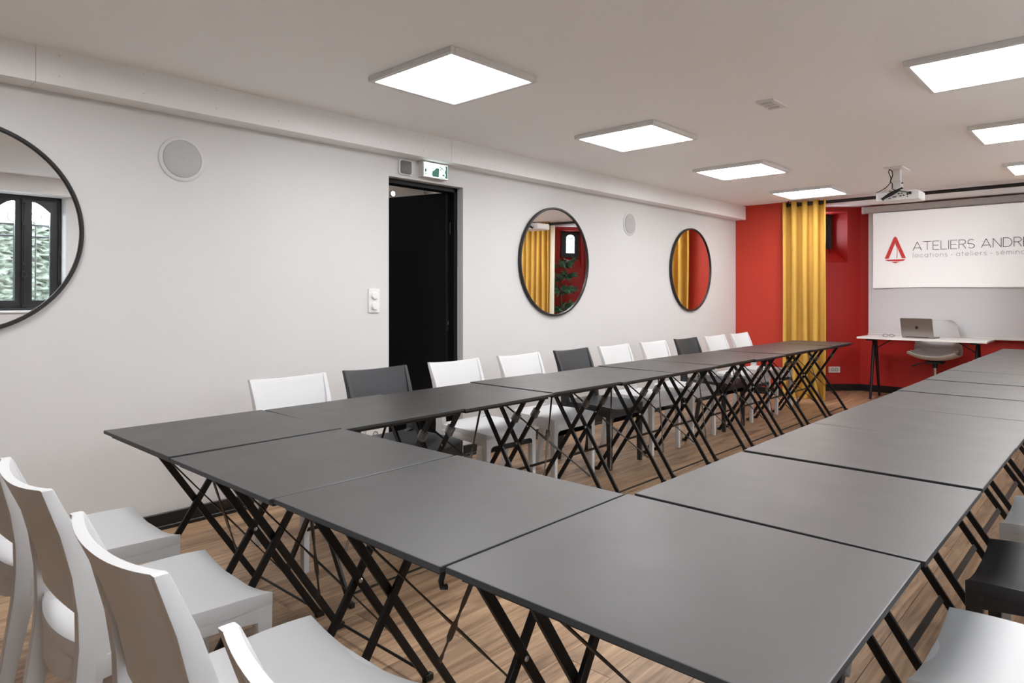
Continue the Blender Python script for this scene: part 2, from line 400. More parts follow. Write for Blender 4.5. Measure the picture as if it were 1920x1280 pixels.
# right windows (one seen in the near mirror, the others added) : two arched casements
def casement_window(wname, wyc):
    w1 = empty_struct(wname, (W + 0.22, wyc, WZ0))
    cy = (WY0 + WY1) / 2; hw = (WY1 - WY0) / 2; wh = WZ1 - WZ0
    def wl(u, z, d): return (d, u, z)
    m = MB()
    m.mbox(lambda a, b, c: (a, b, c), -0.04, 0.05, -hw, -hw + 0.03, 0, wh); m.mbox(lambda a, b, c: (a, b, c), -0.04, 0.05, hw - 0.03, hw, 0, wh)
    m.box(-0.04, 0.05, -hw, hw, 0, 0.05); m.box(-0.04, 0.05, -hw, hw, wh - 0.03, wh)
    m.build('window_frame', 'iron_black', w1, bevel=0.003, seg=1)
    for sg in (-1, 1):
        u0, u1 = (0.004, hw - 0.031) if sg > 0 else (-hw + 0.031, -0.004)
        i0, i1 = (0.075, hw - 0.10) if sg > 0 else (-hw + 0.10, -0.075)
        n = 10; zi0, zi1 = 0.125, wh - 0.06; pts = [(i0, zi0), ((i0 + i1) / 2, zi0), (i1, zi0), (i1, 0.6)]
        for k in range(n + 1):
            t_ = k / n; u = i1 + (i0 - i1) * t_; q = t_ if sg > 0 else 1 - t_
            pts.append((u, zi1 - 0.10 + 0.10 * math.sin(q * math.pi / 2)))
        pts.append((i0, 0.6))
        c = MB().ringprism(to_rect(pts, u0, u1, 0.051, wh - 0.031), pts, wl, -0.025, 0.025).build('casement', 'iron_black', w1, bevel=0.003, seg=1)
        MB().prism(pts, wl, -0.003, 0.003).build('pane', 'window_glass', c)
    m = MB()
    m.box(-0.05, -0.026, -0.02, 0.02, 0.05, wh - 0.035); m.tube([(-0.06, 0, 0.06), (-0.06, 0, wh - 0.05)], 0.007, 8)
    for z in (0.06, 0.5, 0.92, wh - 0.08): m.box(-0.07, -0.04, -0.018, 0.018, z, z + 0.03)
    bo = m.build('espagnolette', 'iron_black', w1)
    MB().tube([(-0.075, 0.0, 0.44), (-0.085, 0.02, 0.42), (-0.085, 0.022, 0.38), (-0.085, 0.0, 0.36), (-0.085, -0.022, 0.38), (-0.085, -0.02, 0.42)], 0.005, 8, closed=True).build('handle', 'iron_black', w1, smooth=True)
    MB().box(-0.235, -0.041, -hw + .001, hw - .001, 0.0005, 0.018).build('window_sill', 'white_plastic', w1)
for wname, wyc in WINS: casement_window(wname, wyc)
# outside the window
def rail_thing():
    t = thing('iron_railing', 'grey iron railing with scrolls outside the black window', 'railing', (5.25, 1.69, 0.9))
    m = MB()
    for z in (0.08, 0.95, 1.08): m.tube([(0, -1.0, z), (0, 1.0, z)], 0.012, 6)
    m.build('rail', 'iron_black', t)
    m0 = None
    for k in range(9):
        y = -0.8 + k * 0.2
        o = MB().tube([(0, y, 0), (0, y, 1.08)], 0.008, 6).build('baluster', 'iron_black', t)
        MB().tube([(0, y + 0.06 * math.cos(a / 8 * 2 * math.pi) * (1 if a < 6 else .6), 1.16 + 0.06 * math.sin(a / 8 * 2 * math.pi)) for a in range(7)], 0.006, 6).build('scroll', 'iron_black', o)
rail_thing()
m = MB(); ny, nz = 180, 70; fr = []; bk = []
for i in range(nz + 1):
    fr.append([(6.6 + random.uniform(-0.06, 0.06), -3 + 9 * j / ny, 0.2 + 1.9 * i / nz + random.uniform(-.012, .012)) for j in range(ny + 1)])
    bk.append([(7.3, -3 + 9 * j / ny, 0.2 + 1.9 * i / nz) for j in range(ny + 1)])
tag(m.slab(fr, bk).build('garden_hedge', 'hedge_green'), 'pale green clipped hedge outside the black window', 'hedge')
m = MB(); fr = []; bk = []  # foliage behind the small windows, its height raised to hold back sky light
for i in range(41):
    fr.append([(-1.5 + 7.6 * j / 90, 12.0 + random.uniform(-0.08, 0.08), -0.2 + 8.0 * i / 40) for j in range(91)])
    bk.append([(-1.5 + 7.6 * j / 90, 12.6, -0.2 + 8.0 * i / 40) for j in range(91)])
tag(m.slab(fr, bk).build('garden_hedge', 'hedge_green'), 'tall grey green hedge outside the small arched windows', 'hedge')
struct(MB().box(W + 0.31, 12, -6, 9, -0.3, 0.2).build('floor_outside', 'stone_pale'))

# ------------------------------------------------------------------ ceiling lamps
def make_lamp():
    t = thing('ceiling_light', 'x', 'ceiling light')
    hx_, hy_ = 0.328, 0.310; ix, iy = 0.301, 0.283
    for s_ in (-1, 1):
        m = MB(); m.box(-hx_, hx_, s_ * iy if s_ > 0 else -hy_, hy_ if s_ > 0 else -iy, -0.030, 0); m.build('frame_rail', 'lamp_frame', t, bevel=0.003, seg=1)
        m = MB(); m.box(ix if s_ > 0 else -hx_, hx_ if s_ > 0 else -ix, -iy + .0005, iy - .0005, -0.030, 0); m.build('frame_rail', 'lamp_frame', t, bevel=0.003, seg=1)
    MB().box(-ix + .0005, ix - .0005, -iy + .0005, iy - .0005, -0.026, -0.004).build('diffuser', 'lamp_diffuser', t)
    return t
lamp0 = make_lamp()
rows = [(1.215, [7.755, 5.972, 4.187, 2.399, 0.40], 'nearer the mirror wall'), (3.356, [7.585, 5.817, 4.065, 2.28, 0.30], 'nearer the window wall')]  # last panel of each row is unseen, added to light the near chairs
first = True
for x, ys, where in rows:
    for k, y in enumerate(ys):
        o = lamp0 if first else copy_tree(lamp0); first = False
        o.location = (x, y, ZC)
        tag(o, 'square lit ceiling panel in the row %s, %s from the red wall' % (where, ORD[k]), 'ceiling light', 'square ceiling panels')

# air sensor / detector on ceiling
t = thing('ceiling_sensor', 'small square pinkish white vent cap on the ceiling between lamps', 'ceiling vent', (2.26, 4.045, ZC))
MB().box(-0.055, 0.055, -0.105, 0.105, -0.012, 0).build('base', 'white_plastic', t, bevel=0.004)
for k in range(3):
    MB().box(-0.035, 0.035, -0.075 + k * 0.055, -0.045 + k * 0.055, -0.02, -0.012).build('slat', 'speaker_ring', t, bevel=0.003)

# ------------------------------------------------------------------ tables
TS = 0.3225
def make_table():
    t = thing('folding_table', 'x', 'table')
    m = MB(); m.box(-TS, TS, -TS, TS, 0.727, 0.740)
    top = m.build('tabletop', ['table_top', 'table_edge'], t, bevel=0.0025, seg=2)
    for p in top.data.polygons:
        if p.normal.z < 0.4: p.material_index = 1
    MB().ringprism([(-.30, -.30), (.30, -.30), (.30, .30), (-.30, .30)], [(-.275, -.275), (.275, -.275), (.275, .275), (-.275, .275)], lambda x, y, d: (x, y, d), 0.712, 0.7268).build('under_frame', 'steel_black', t)
    def P(z): return 0.27 - 0.47 * z / 0.72
    for sy in (-1, 1):
        for kind in ('P', 'Q'):
            s_ = 1 if kind == 'P' else -1
            y = sy * (0.256 if kind == 'P' else 0.240)
            m = MB(); m.beam((s_ * P(0.004), y, 0.004), (s_ * P(0.718), y, 0.718), 0.013, 0.025, side=(0, 1, 0))
            lg = m.build('leg', 'steel_black', t, bevel=0.0015, seg=1)
            MB().box(s_ * 0.268 - 0.018, s_ * 0.268 + 0.016, y - 0.010, y + 0.010, 0.0, 0.022).build('foot_cap', 'cable_black', lg, bevel=0.003)
            if kind == 'Q':
                z = 0.60; a = Vector((s_ * P(z - 0.022), y, z - 0.022)); b = Vector((s_ * P(z + 0.022), y, z + 0.022))
                MB().beam(a, b, 0.024, 0.040).build('plastic_clip', 'clear_plastic', lg, bevel=0.004)
        m = MB()
        m.lathe([(0.007, 0), (0.007, 0.001), (0.004, 0.0035)], lambda a, b, h, sy=sy: (a, sy * (0.2626 + h), 0.4136 + b), 12)
        m.build('rivet', 'rivet_steel', t, smooth=True)
        m = MB(); q = P(0.52)
        m.lathe([(0.005, 0), (0.005, 0.001), (0.003, 0.003)], lambda a, b, h, sy=sy: (-q + a, sy * (0.2466 + h), 0.52 + b), 10)
        m.build('rivet', 'rivet_steel', t, smooth=True)
    MB().tube([(P(0.04), -0.235, 0.04), (P(0.04), 0.235, 0.04)], 0.005, 8).build('foot_rod', 'steel_black', t, smooth=True)
    MB().beam((-P(0.21), -0.215, 0.21), (-P(0.21), 0.215, 0.21), 0.004, 0.022, side=(0.84, 0, -0.55)).build('cross_bar', 'steel_black', t)
    for s_ in (1, -1):
        MB().tube([(s_ * P(0.705), -0.24, 0.705), (s_ * P(0.705), 0.24, 0.705)], 0.007, 8).build('top_rod', 'steel_black', t, smooth=True)
    nP = Vector((0.72, 0, 0.47)).normalized()
    for sgn in (-1, 1):
        a = Vector((P(0.63), sgn * 0.228, 0.63)); b = Vector((P(0.16), -sgn * 0.228, 0.16)); off = nP * (0.003 * sgn)
        m = MB(); pts = [(0, .004, .011), (.2, .004, .011), (.30, .004, .006), (.40, .004, .008), (.46, .004, .017), (.62, .004, .017), (.68, .004, .006), (.85, .004, .006), (.9, .004, .011), (1, .004, .011)]
        d = (b - a).normalized(); sd = nP; up = d.cross(sd); rings = []
        for tt, ww, hh in pts:
            p = a.lerp(b, tt) + off; rings.append([p + sd * ww / 2 * i + up * hh / 2 * j for i, j in ((-1, -1), (1, -1), (1, 1), (-1, 1))])
        m.loft(rings); m.build('brace_strap', 'steel_strap' if sgn > 0 else 'steel_black', t)
    return t
tab0 = make_table(); first = True
def put_table(x, y, rz, label, group, sx=1, sy=1, dz=0, tilt=(0, 0)):
    global first
    o = tab0 if first else copy_tree(tab0); first = False
    o.location = (x, y, 0); o.rotation_euler = (0, 0, rz); o.scale = (sx, sy, 1); tag(o, label, 'table', group)
    for ch in o.children:
        if ch.name.startswith('tabletop'):
            ch.location = (-0.7335 * math.sin(R(tilt[1])), 0.7335 * math.sin(R(tilt[0])), dz)
            ch.rotation_euler = (R(tilt[0]), R(tilt[1]), 0)
    return o
jz = [0, -.001, .003, -.002, .001, .003, -.001, .002, 0, .002]
NT = 10
RY = [1.514 + 0.656 * (k + 0.5) + (0.012 if k else 0) + 0.001 * k for k in range(NT)]
TL = [.10, .22, -.25, .15, -.10, .2, -.2, .12, -.15, .1]
for k in range(NT):
    y = 1.478 + 0.65 * (k + 0.5)
    put_table(1.272 + 0.012 * k / 9 + [0, .004, -.006, .003, 0, -.004, .003, 0, 0.002, 0][k], y, R([0.12, -.12, .1, -.1, 0.1, 0, .1, -.1, 0, 0][k]),
              'black square folding table along the mirror wall, %s from the red wall' % ORD[NT - 1 - k], 'tables along the mirror wall', dz=jz[k], tilt=(TL[k], TL[(k * 7 + 3) % 10]))
for k in range(NT):
    y = RY[k]
    put_table(3.234 + 0.03 * k / 9, y, R(180 + [0.1, -.1, .1, -.1, 0.1, 0, .1, -.1, 0, 0][k] - .3), 'black square folding table facing the mirror wall, %s from the white desk' % ORD[NT - 1 - k],
              'tables in the row facing the mirror wall', sx=1.035, sy=1.006, dz=jz[(k * 3 + 4) % 10] + .002 if k else 0.0015, tilt=(TL[(k * 3 + 1) % 10], TL[(k * 7 + 2) % 10] * .7) if k else (0, 0))
short_row = []
for k, (x, y, a) in enumerate([(1.260, 1.153, 0.4), (1.912, 1.158, .5), (2.561, 1.172, .45), (3.2255, 1.186, .45)]):
    o = put_table(x, y, R(90 + a), 'black square folding table in the short joining row, %s from the mirror wall' % ORD[k], 'tables in the short joining row',
              sy=1.0 if k < 3 else 1.045, dz=[.002, .0005, .0005, 0][k], tilt=[(-.25, .1), (.05, -.05), (-.05, .05), (.05, 0)][k])
    short_row.append(o)
MB().tube([(-0.29, -0.30, 0.727), (-0.30, -0.30, 0.700), (-0.302, -0.306, 0.690), (-0.300, -0.316, 0.694)], 0.006, 8).build('link_hook', 'steel_black', short_row[2], smooth=True)

# ------------------------------------------------------------------ stacking chairs
def make_chair(cm):
    t = thing('stacking_chair', 'x', 'chair')
    st = [(0.0, -.265, .190, .030, .032), (.12, -.247, .192, .032, .038), (.26, -.222, .193, .034, .048), (.38, -.200, .194, .036, .058), (.46, -.192, .195, .036, .062),
          (.54, -.197, .197, .034, .056), (.63, -.214, .200, .030, .046), (.73, -.243, .205, .025, .036), (.838, -.285, .211, .021, .024)]
    def ys(z):
        for a, b in zip(st, st[1:]):
            if z <= b[0]: q = (z - a[0]) / (b[0] - a[0]); return a[1] + (b[1] - a[1]) * q, a[2] + (b[2] - a[2]) * q, a[4] + (b[4] - a[4]) * q
        return st[-1][1], st[-1][2], st[-1][4]
    for s_ in (-1, 1):
        m = MB(); rings = []
        for z, y, x, wx, d in st:
            rings.append([(s_ * (x + i * wx / 2), y + j * d / 2, z) for i, j in ((-1, -1), (1, -1), (1, 1), (-1, 1))])
        m.loft(rings); m.build('leg', cm, t, smooth=True, bevel=0.005)
        m = MB()
        m.loft([[(s_ * x, y, z) for x, y in ((a, b), (.223 + (c - 1) * .004, b), (.223 + (c - 1) * .004, .235), (a, .235))] for z, a, b, c in ((0.0, .193, .203, 0), (.30, .188, .197, .7), (.405, .184, .192, 1), (.442, .178, .186, 1.2))])
        m.build('leg', cm, t, smooth=True, bevel=0.004)
    # seat
    m = MB(); nx_, ny_ = 17, 15; top = []; bot = []
    for i in range(ny_):
        v = i / (ny_ - 1); y = -0.205 + 0.44 * v; hw_ = 0.203 + 0.021 * min(1, v * 1.4); r1 = []; r2 = []
        for j in range(nx_):
            u = -1 + 2 * j / (nx_ - 1)
            zt = 0.456 - 0.022 * (1 - abs(u) ** 2.2) * (0.35 + 0.65 * math.sin(min(1, v * 1.15) * math.pi / 2)) - 0.012 * max(0, (v - 0.75) / 0.25) ** 2 * (1 - .6 * u * u) + 0.006 * (1 - v)
            yy = y - 0.030 * (1 - u * u) * max(0, 1 - v * 2.5); r1.append((u * hw_, yy, zt)); r2.append((u * (hw_ - .0), yy, 0.418 if abs(u) > .9 or i in (0, ny_ - 1) else 0.414))
        top.append(r1); bot.append(r2)
    m.slab(top, bot)
    def rail(w_, zt, zb, f):
        p = [(-w_, zt), (-w_, zb - 0.03)]
        for k in range(5): a = k / 4 * math.pi / 2; p.append((-w_ + 0.028 * (1 - math.cos(a)) , zb - 0.03 + 0.03 * math.sin(a)))
        p += [(-x, z) for x, z in p[:1:-1]] + [(w_, zb - 0.03), (w_, zt)]
        return p
    m.prism(rail(0.186, 0.425, 0.372, 0), lambda x, z, d: (x, d, z), 0.213, 0.2347)
    for s_ in (-1, 1):
        pr = [(-.19, .43), (-.19, .375)] + [(-.16 + .355 * k / 6, .378 + .012 * math.sin(math.pi * k / 6)) for k in range(7)] + [(.20, .43)]
        m.prism(pr, lambda y, z, d, s_=s_: (s_ * (d + 0.010 * max(0, min(1, (y + .1) / .3))), y, z), 0.192, 0.2125)
    # rear crescent below the opening
    g0 = []; g1 = []
    for i in range(5):
        a0 = []; a1 = []
        for j in range(17):
            u = -1 + 2 * j / 16; zl = 0.345 + 0.035 * u * u; zh = 0.447 + 0.030 * abs(u) ** 4; z = zl + (zh - zl) * i / 4
            yb = -0.192 - 0.032 * (1 - u * u)
            a0.append((u * 0.19, yb - 0.012, z)); a1.append((u * 0.19, yb + 0.012 + (0.02 if i == 4 else 0), z))
        g0.append(a0); g1.append(a1)
    m.slab(g0, g1)
    m.build('seat', cm, t, smooth=True, bevel=0.0035, angle=50)
    # backrest panel
    g0 = []; g1 = []
    for i in range(13):
        a0 = []; a1 = []
        for j in range(17):
            u = -1 + 2 * j / 16; zb = 0.512 + 0.024 * (1 - u * u); zt = 0.8375 - 0.010 * (1 - u * u); z = zb + (zt - zb) * i / 12
            y, x, d = ys(z); yy = y - 0.030 * (1 - abs(u) ** 2.2); th = 0.007 + 0.004 * (i / 12) ** 3
            a0.append((u * (x - 0.004), yy - th, z)); a1.append((u * (x - 0.004), yy + th, z))
        g0.append(a0); g1.append(a1)
    m = MB(); m.slab(g0, g1); m.build('backrest', cm, t, smooth=True, bevel=0.004, angle=50)
    return t
cw = make_chair('chair_white'); cb = make_chair('chair_charcoal'); used = {}
def put_chair(x, y, rz, col, label, group):
    src = cw if col == 'W' else cb
    o = copy_tree(src) if used.get(col) else src; used[col] = True
    o.location = (x, y, 0); o.rotation_euler = (0, 0, rz); tag(o, label, 'chair', group)
QS = 0.240
def clear(c, centres):
    qs = [t_ + s_ * QS for t_ in centres for s_ in (-1, 1)]
    for d in sorted([k * 0.002 for k in range(-40, 41)], key=abs):
        if all(abs(c + d + s_ * 0.2065 - q) > 0.0272 for s_ in (-1, 1) for q in qs): return c + d
    return c
NAME = {'W': 'white', 'B': 'charcoal grey'}
cy_ = [1.803, 2.35, 2.98, 3.61, 4.235, 4.85, 5.47, 6.09, 6.71, 7.33]
for k, c in enumerate('WBWWBWWBWW'):
    put_chair(0.87, clear(cy_[k], [1.478 + 0.65 * (i + 0.5) for i in range(NT)]), R(-90 + [1, -1, .5, 0, 1, -.5, .5, 0, -1, 0.5][k]), c, '%s plastic chair lined up along the mirror wall, %s from the red wall' % (NAME[c], ORD[9 - k]), 'chairs along the mirror wall')
for k, x in enumerate([1.267, 1.893, 2.545, 3.215]):
    put_chair(clear(x, [1.260, 1.912, 2.561, 3.2255]), 0.67, R([0.5, -.5, 0.3, 0][k]), 'W', 'white plastic chair at the short joining row of tables, %s from the mirror wall' % ORD[k], 'chairs at the short joining row')
put_chair(3.748, clear(1.826, RY), R(90), 'W', 'white plastic chair facing the mirror wall, its seat next before the charcoal one', 'chairs facing the mirror wall')
put_chair(3.748, clear(2.510, RY), R(90), 'B', 'charcoal grey plastic chair facing the mirror wall, between two white ones', 'chairs facing the mirror wall')
put_chair(3.748, clear(3.170, RY), R(90), 'W', 'white plastic chair facing the mirror wall, its seat beyond the charcoal one', 'chairs facing the mirror wall')

# ------------------------------------------------------------------ wall fittings on the left wall
def mirror(y, z, label):
    t = thing('round_mirror', label, 'mirror', (0.0048, y, z), 0, 'round mirrors on the white wall'); t.rotation_euler = (0, R(0.4), 0)
    f = lambda a, b, d: (d, a, b)
    n = 96; rings = []
    prof = [(0.492, 0.0), (0.492, 0.024), (0.489, 0.028), (0.477, 0.028), (0.473, 0.024), (0.473, 0.0)]
    for i in range(n):
        a = 2 * math.pi * i / n; rings.append([(d, r * math.cos(a), r * math.sin(a)) for r, d in prof])
    MB().loft(rings, closed=True).build('frame', 'mirror_rim', t, smooth=True)
    MB().prism(circ(0.4725, n), f, 0.003, 0.016).build('mirror_glass', 'mirror_glass', t)
mirror(0.510, 1.575, 'large round black-rimmed mirror reflecting a black window')
mirror(4.735, 1.567, 'round black-rimmed mirror reflecting a plant and a yellow curtain')
mirror(7.290, 1.567, 'round black-rimmed mirror reflecting plain red wall, next to the red wall')
def speaker(y, z, label):
    t = thing('wall_speaker', label, 'speaker', (0.0005, y, z), 0, 'round wall speakers')
    f = lambda a, b, h: (h, a, b)
    MB().lathe([(0.1235, 0), (0.1235, 0.004), (0.119, 0.008), (0.104, 0.009), (0.102, 0.006)], f, 64).build('ring', 'speaker_ring', t, smooth=True)
    MB().lathe([(0.101, 0.001), (0.1005, 0.010), (0.095, 0.013), (0.07, 0.017), (0.03, 0.0195), (0.004, 0.020), (0.0035, 0.0215)], f, 64).build('grille', 'speaker_grille', t, smooth=True)
speaker(1.480, 2.017, 'round grey wall speaker between the large mirror and the door')
speaker(5.980, 2.010, 'round pale wall speaker between two round mirrors')
def rrect(w_, h_, r, n=5):
    p = []
    for cx_, cy2, a0 in ((w_ / 2 - r, h_ / 2 - r, 0), (-w_ / 2 + r, h_ / 2 - r, 90), (-w_ / 2 + r, -h_ / 2 + r, 180), (w_ / 2 - r, -h_ / 2 + r, 270)):
        for k in range(n + 1): a = R(a0 + 90 * k / n); p.append((cx_ + r * math.cos(a), cy2 + r * math.sin(a)))
    return p
fx = lambda a, b, d: (d, a, b)
t = thing('wall_sensor', 'small dark grey rounded control box above the black door', 'control box', (0.0, 3.026, 2.186))
MB().prism(rrect(0.118, 0.108, 0.018), fx, 0.0005, 0.018).build('back_case', 'white_plastic', t, bevel=0.003)
MB().prism(rrect(0.098, 0.094, 0.014), fx, 0.018, 0.024).build('front_plate', 'grey_screen', t, bevel=0.002)
m = MB()
for k in range(3): m.prism(rrect(0.016, 0.008, 0.003), lambda a, b, d, k=k: (d, a - 0.026 + k * 0.026, b - 0.033), 0.024, 0.0265)
m.build('button', 'socket_dark', t)
t = thing('exit_sign', 'lit green and white emergency exit sign above the black door', 'exit sign', (0.0, 3.275, 2.191))
MB().box(0.0005, 0.058, -0.121, 0.121, -0.058, 0.058).build('case', 'sign_case', t, bevel=0.004)
pl = MB().box(0.058, 0.061, -0.113, 0.113, -0.050, 0.050).build('face_plate', 'sign_face', t)
fs_ = lambda a, b, d: (d, a, b)
m = MB()
def blob(cx_, cz_, rx, rz_, n=14, jag=0.25):
    p = [(cx_ + rx * math.cos(2 * math.pi * i / n) * (1 + random.uniform(-jag, jag)), cz_ + rz_ * math.sin(2 * math.pi * i / n) * (1 + random.uniform(-jag, jag))) for i in range(n)]
    m.prism(p, fs_, 0.0611, 0.0616)
m.prism([(-.034, -.047), (.026, -.047), (.030, .020), (.006, .022), (-.008, .012), (-.016, .002), (-.034, -.006), (-.042, -.03)], fs_, 0.0611, 0.0616)
blob(-.100, -.010, .009, .014); blob(-.100, -.034, .005, .006); blob(-.034, .012, .004, .005)
m.prism([(.034, .004), (.056, .034), (.082, .004), (.074, .004), (.056, .022), (.042, .004)], fs_, 0.0611, 0.0616)
blob(.040, .030, .006, .007); blob(.074, -.026, .012, .007); m.box(.0611, .0616, .042, .047, -.046, -.014); m.box(.0611, .0616, .042, .085, -.049, -.044)
m.prism([(.090, .046), (.111, .048), (.112, -.047), (.088, -.047), (.093, -.02), (.086, .0), (.094, .02)], fs_, 0.0611, 0.0616)
m.build('pictogram', 'sign_green', pl)
t = thing('light_switch', 'white double rotary switch plate beside the black door', 'light switch', (0.0, 2.757, 1.227))
MB().prism(rrect(0.09, 0.166, 0.006), fx, 0.0005, 0.010).build('plate', 'white_plastic', t, bevel=0.002)
for z in (0.033, -0.038):
    MB().lathe([(0.028, 0.010), (0.028, 0.012), (0.024, 0.026), (0.022, 0.028)], lambda a, b, h, z=z: (h, a, b + z), 32).build('dial', 'white_plastic', t, smooth=True)
def socket(t, fn, wd, ht, n):
    MB().prism(rrect(wd, ht, 0.006), fn, 0.0005, 0.012).build('plate', 'white_plastic', t, bevel=0.002)
    for k in range(n):
        c0 = (k - (n - 1) / 2) * 0.055 * (1 if n > 1 else 0)
        o = MB().ringprism(circ(0.022, 24, c0), circ(0.018, 24, c0), fn, 0.012, 0.014).build('socket_ring', 'socket_dark', t)
        MB().prism(circ(0.0178, 24, c0), fn, 0.0121, 0.0126).build('socket_well', 'lamp_frame', t)
        q = MB()
        for dx in (-0.009, 0.009): q.prism(circ(0.003, 8, c0 + dx, -0.002), fn, 0.0126, 0.0131)
        q.build('pin_hole', 'hole_dark', o)
t = thing('wall_socket', 'white wall socket low on the white wall beside the door', 'wall socket', (0.0, 2.765, 0.30))
socket(t, fx, 0.15, 0.085, 1)
c0 = ang_left(0.325, 0, 0.277)
t = thing('wall_socket', 'white double wall socket low on the red wall beside the curtain', 'wall socket', c0)
socket(t, lambda a, b, d: ((a + d) * S2, (a - d) * S2, b), 0.155, 0.08, 2)

# ------------------------------------------------------------------ curtains and rail
rl = thing('curtain_rail', 'black curtain rail running under the ceiling', 'curtain rail', (W / 2, 8.47, 2.385))
MB().tube([(-1.60, 0, 0), (1.60, 0, 0)], 0.020, 14).build('rod', 'rail_black', rl, smooth=True)
for x in (-1.585, 1.585):
    MB().tube([(x, 0, 0.0), (x, 0, 0.0515)], 0.007, 8).build('bracket', 'rail_black', rl)
for x in (-1.605, 1.605):
    MB().tube([(x - 0.016, 0, 0), (x + 0.016, 0, 0)], 0.023, 14).build('end_cap', 'rail_black', rl, smooth=True)
def curtain(x0, x1, folds, label, lining=False):
    t = thing('curtain', label, 'curtain', ((x0 + x1) / 2, 8.47, 0.0))
    n = folds * 16 + 1; nz = 26; hwid = (x1 - x0) / 2; f = []; b = []
    for i in range(nz):
        v = i / (nz - 1); z = 0.006 + v * 2.412; r1 = []; r2 = []
        for j in range(n):
            q = j / (n - 1); ph = q * folds * 2 * math.pi
            spread = 1.0 + 0.03 * (1 - v) * math.sin(3 * q + 1)
            x = -hwid + 2 * hwid * q
            x = x * spread + 0.010 * math.sin(2 * ph) + 0.006 * math.sin(5.1 * v + ph * 0.5) * (1 - v)
            amp = 0.058 * (0.92 + 0.12 * math.sin(2.3 * v * 3 + ph * 0.31))
            c_ = math.cos(ph); y = -amp * (abs(c_) ** 0.75) * (1 if c_ > 0 else -1) + 0.006 * math.sin(4 * v + 2 * q)
            y -= 0.012 * (1 - v) * math.sin(q * 2.1)
            r1.append((x, y - 0.0015, z)); r2.append((x, y + 0.0015, z))
        f.append(r1); b.append(r2)
    MB().slab(f, b).build('cloth', 'curtain_cloth', t, smooth=True)
    for k in range(folds * 2):
        q = (k + 0.5) / (folds * 2); x = -hwid + 2 * hwid * q
        rings = []
        for i in range(16):
            a = 2 * math.pi * i / 16; rings.append([(x + dx_, r * math.cos(a), 2.385 + r * math.sin(a)) for r, dx_ in ((0.021, -.004), (0.029, -.004), (0.029, .004), (0.021, .004))])
        MB().loft(rings, closed=True).build('eyelet', 'rail_black', t)
    if lining:
        MB().box(-hwid - 0.10, -hwid - 0.004, -0.002, 0.002, 0.01, 2.36).build('lining', 'curtain_lining', t)
curtain(0.668, 1.180, 4, 'mustard yellow eyelet curtain hanging beside the red wall')
curtain(3.18, 3.86, 6, 'mustard yellow curtain mirrored in the middle round mirror', True)

# ------------------------------------------------------------------ projection screen and banner
t = thing('projection_screen', 'pale grey roll-down projection screen on the red wall', 'projection screen', (2.30, 9.60, 0.0))
MB().prism(rrect(0.085, 0.085, 0.02), lambda a, b, d: (d, a, b + 2.375), -1.015, 1.015).build('roller_case', 'roller_case', t, smooth=True)
for s_ in (-1, 1): MB().prism(rrect(0.092, 0.092, 0.022), lambda a, b, d: (d, a, b + 2.375), s_ * 1.028 - 0.013, s_ * 1.028 + 0.013).build('end_cap', 'white_plastic', t, smooth=True)
g0 = []; g1 = []
for i in range(9):
    z = 0.765 + (2.335 - 0.765) * i / 8
    r1 = [(-0.968 + 1.936 * j / 24, -0.010 + 0.004 * math.sin(j * 0.7 + i * 0.2) * (1 - i / 8), z) for j in range(25)]
    g0.append(r1); g1.append([(x, y + 0.002, zz) for x, y, zz in r1])
MB().slab(g0, g1).build('screen_sheet', 'screen_cloth', t, smooth=True)
MB().prism(rrect(0.02, 0.03, 0.008), lambda a, b, d: (d, a - 0.008, b + 0.755), -0.972, 0.972).build('bottom_bar', 'white_plastic', t, smooth=True)
MB().tube([(0.3, -.05, 2.33), (0.3, -.05, 2.30)], 0.004, 6).build('pull_cord', 'white_plastic', t)

BX, BY = 2.30, 9.565
bn = thing('logo_banner', 'white banner with a red sail logo and black lettering', 'banner', (BX, BY, 0.0))
g0 = []; g1 = []
for i in range(13):
    v = i / 12; r1 = []
    for j in range(31):
        q = j / 30; zb = 1.352 + 0.010 * math.sin(q * 5.2) + 0.012 * q; z = zb + (2.325 - zb) * v
        r1.append((-0.908 + 1.816 * q, 0.003 * math.sin(q * 9) * (1 - v) ** 2 - .001, z))
    g0.append(r1); g1.append([(x, y + 0.0018, z) for x, y, z in r1])
MB().slab(g0, g1).build('cloth', 'banner_cloth', bn, smooth=True)
fb = lambda a, b, d: (a - BX, -0.0045 - d, b)
# logo
lg = MB(); cx0, zb0, zt0 = 1.650, 1.708, 2.008
hl = 0.120
lg.prism([(cx0 - 0.018, zt0 - .012), (cx0 - .006, zt0), (cx0 + .006, zt0), (cx0 + .018, zt0 - .012), (cx0 + 0.002, zt0 - 0.075), (cx0 - hl + 0.047, zb0 + 0.025), (cx0 - hl, zb0 + 0.025)], fb, 0, 0.001)
lg.prism([(cx0 + 0.018, zt0 - .012), (cx0 + hl, zb0 + 0.025), (cx0 + hl - 0.045, zb0 + 0.025), (cx0 + 0.002, zt0 - 0.075), (cx0 - .004, zt0 - .03)], fb, 0, 0.0012)
lg.prism([(cx0 - hl + .002, zb0 + 0.012), (cx0 + hl - .002, zb0 + 0.012), (cx0 + hl * .75, zb0 - 0.008), (cx0 + .03, zb0 - .012), (cx0 - hl * .75, zb0 - 0.004)], fb, 0, 0.001)
lg.prism([(cx0 - .045, zb0 - 0.018), (cx0 + .05, zb0 - 0.020), (cx0, zb0 - 0.036)], fb, 0, 0.001)
pv = [(cx0 + .004, zt0 - .085), (cx0 + .020, zt0 - .14), (cx0 + .024, zt0 - .20), (cx0 + .016, zb0 + .026)]
for a, b in zip(pv, pv[1:]): lg.beam(fb(*a, .0005), fb(*b, .0005), 0.001, 0.006)
lg.build('logo', 'logo_red', bn)
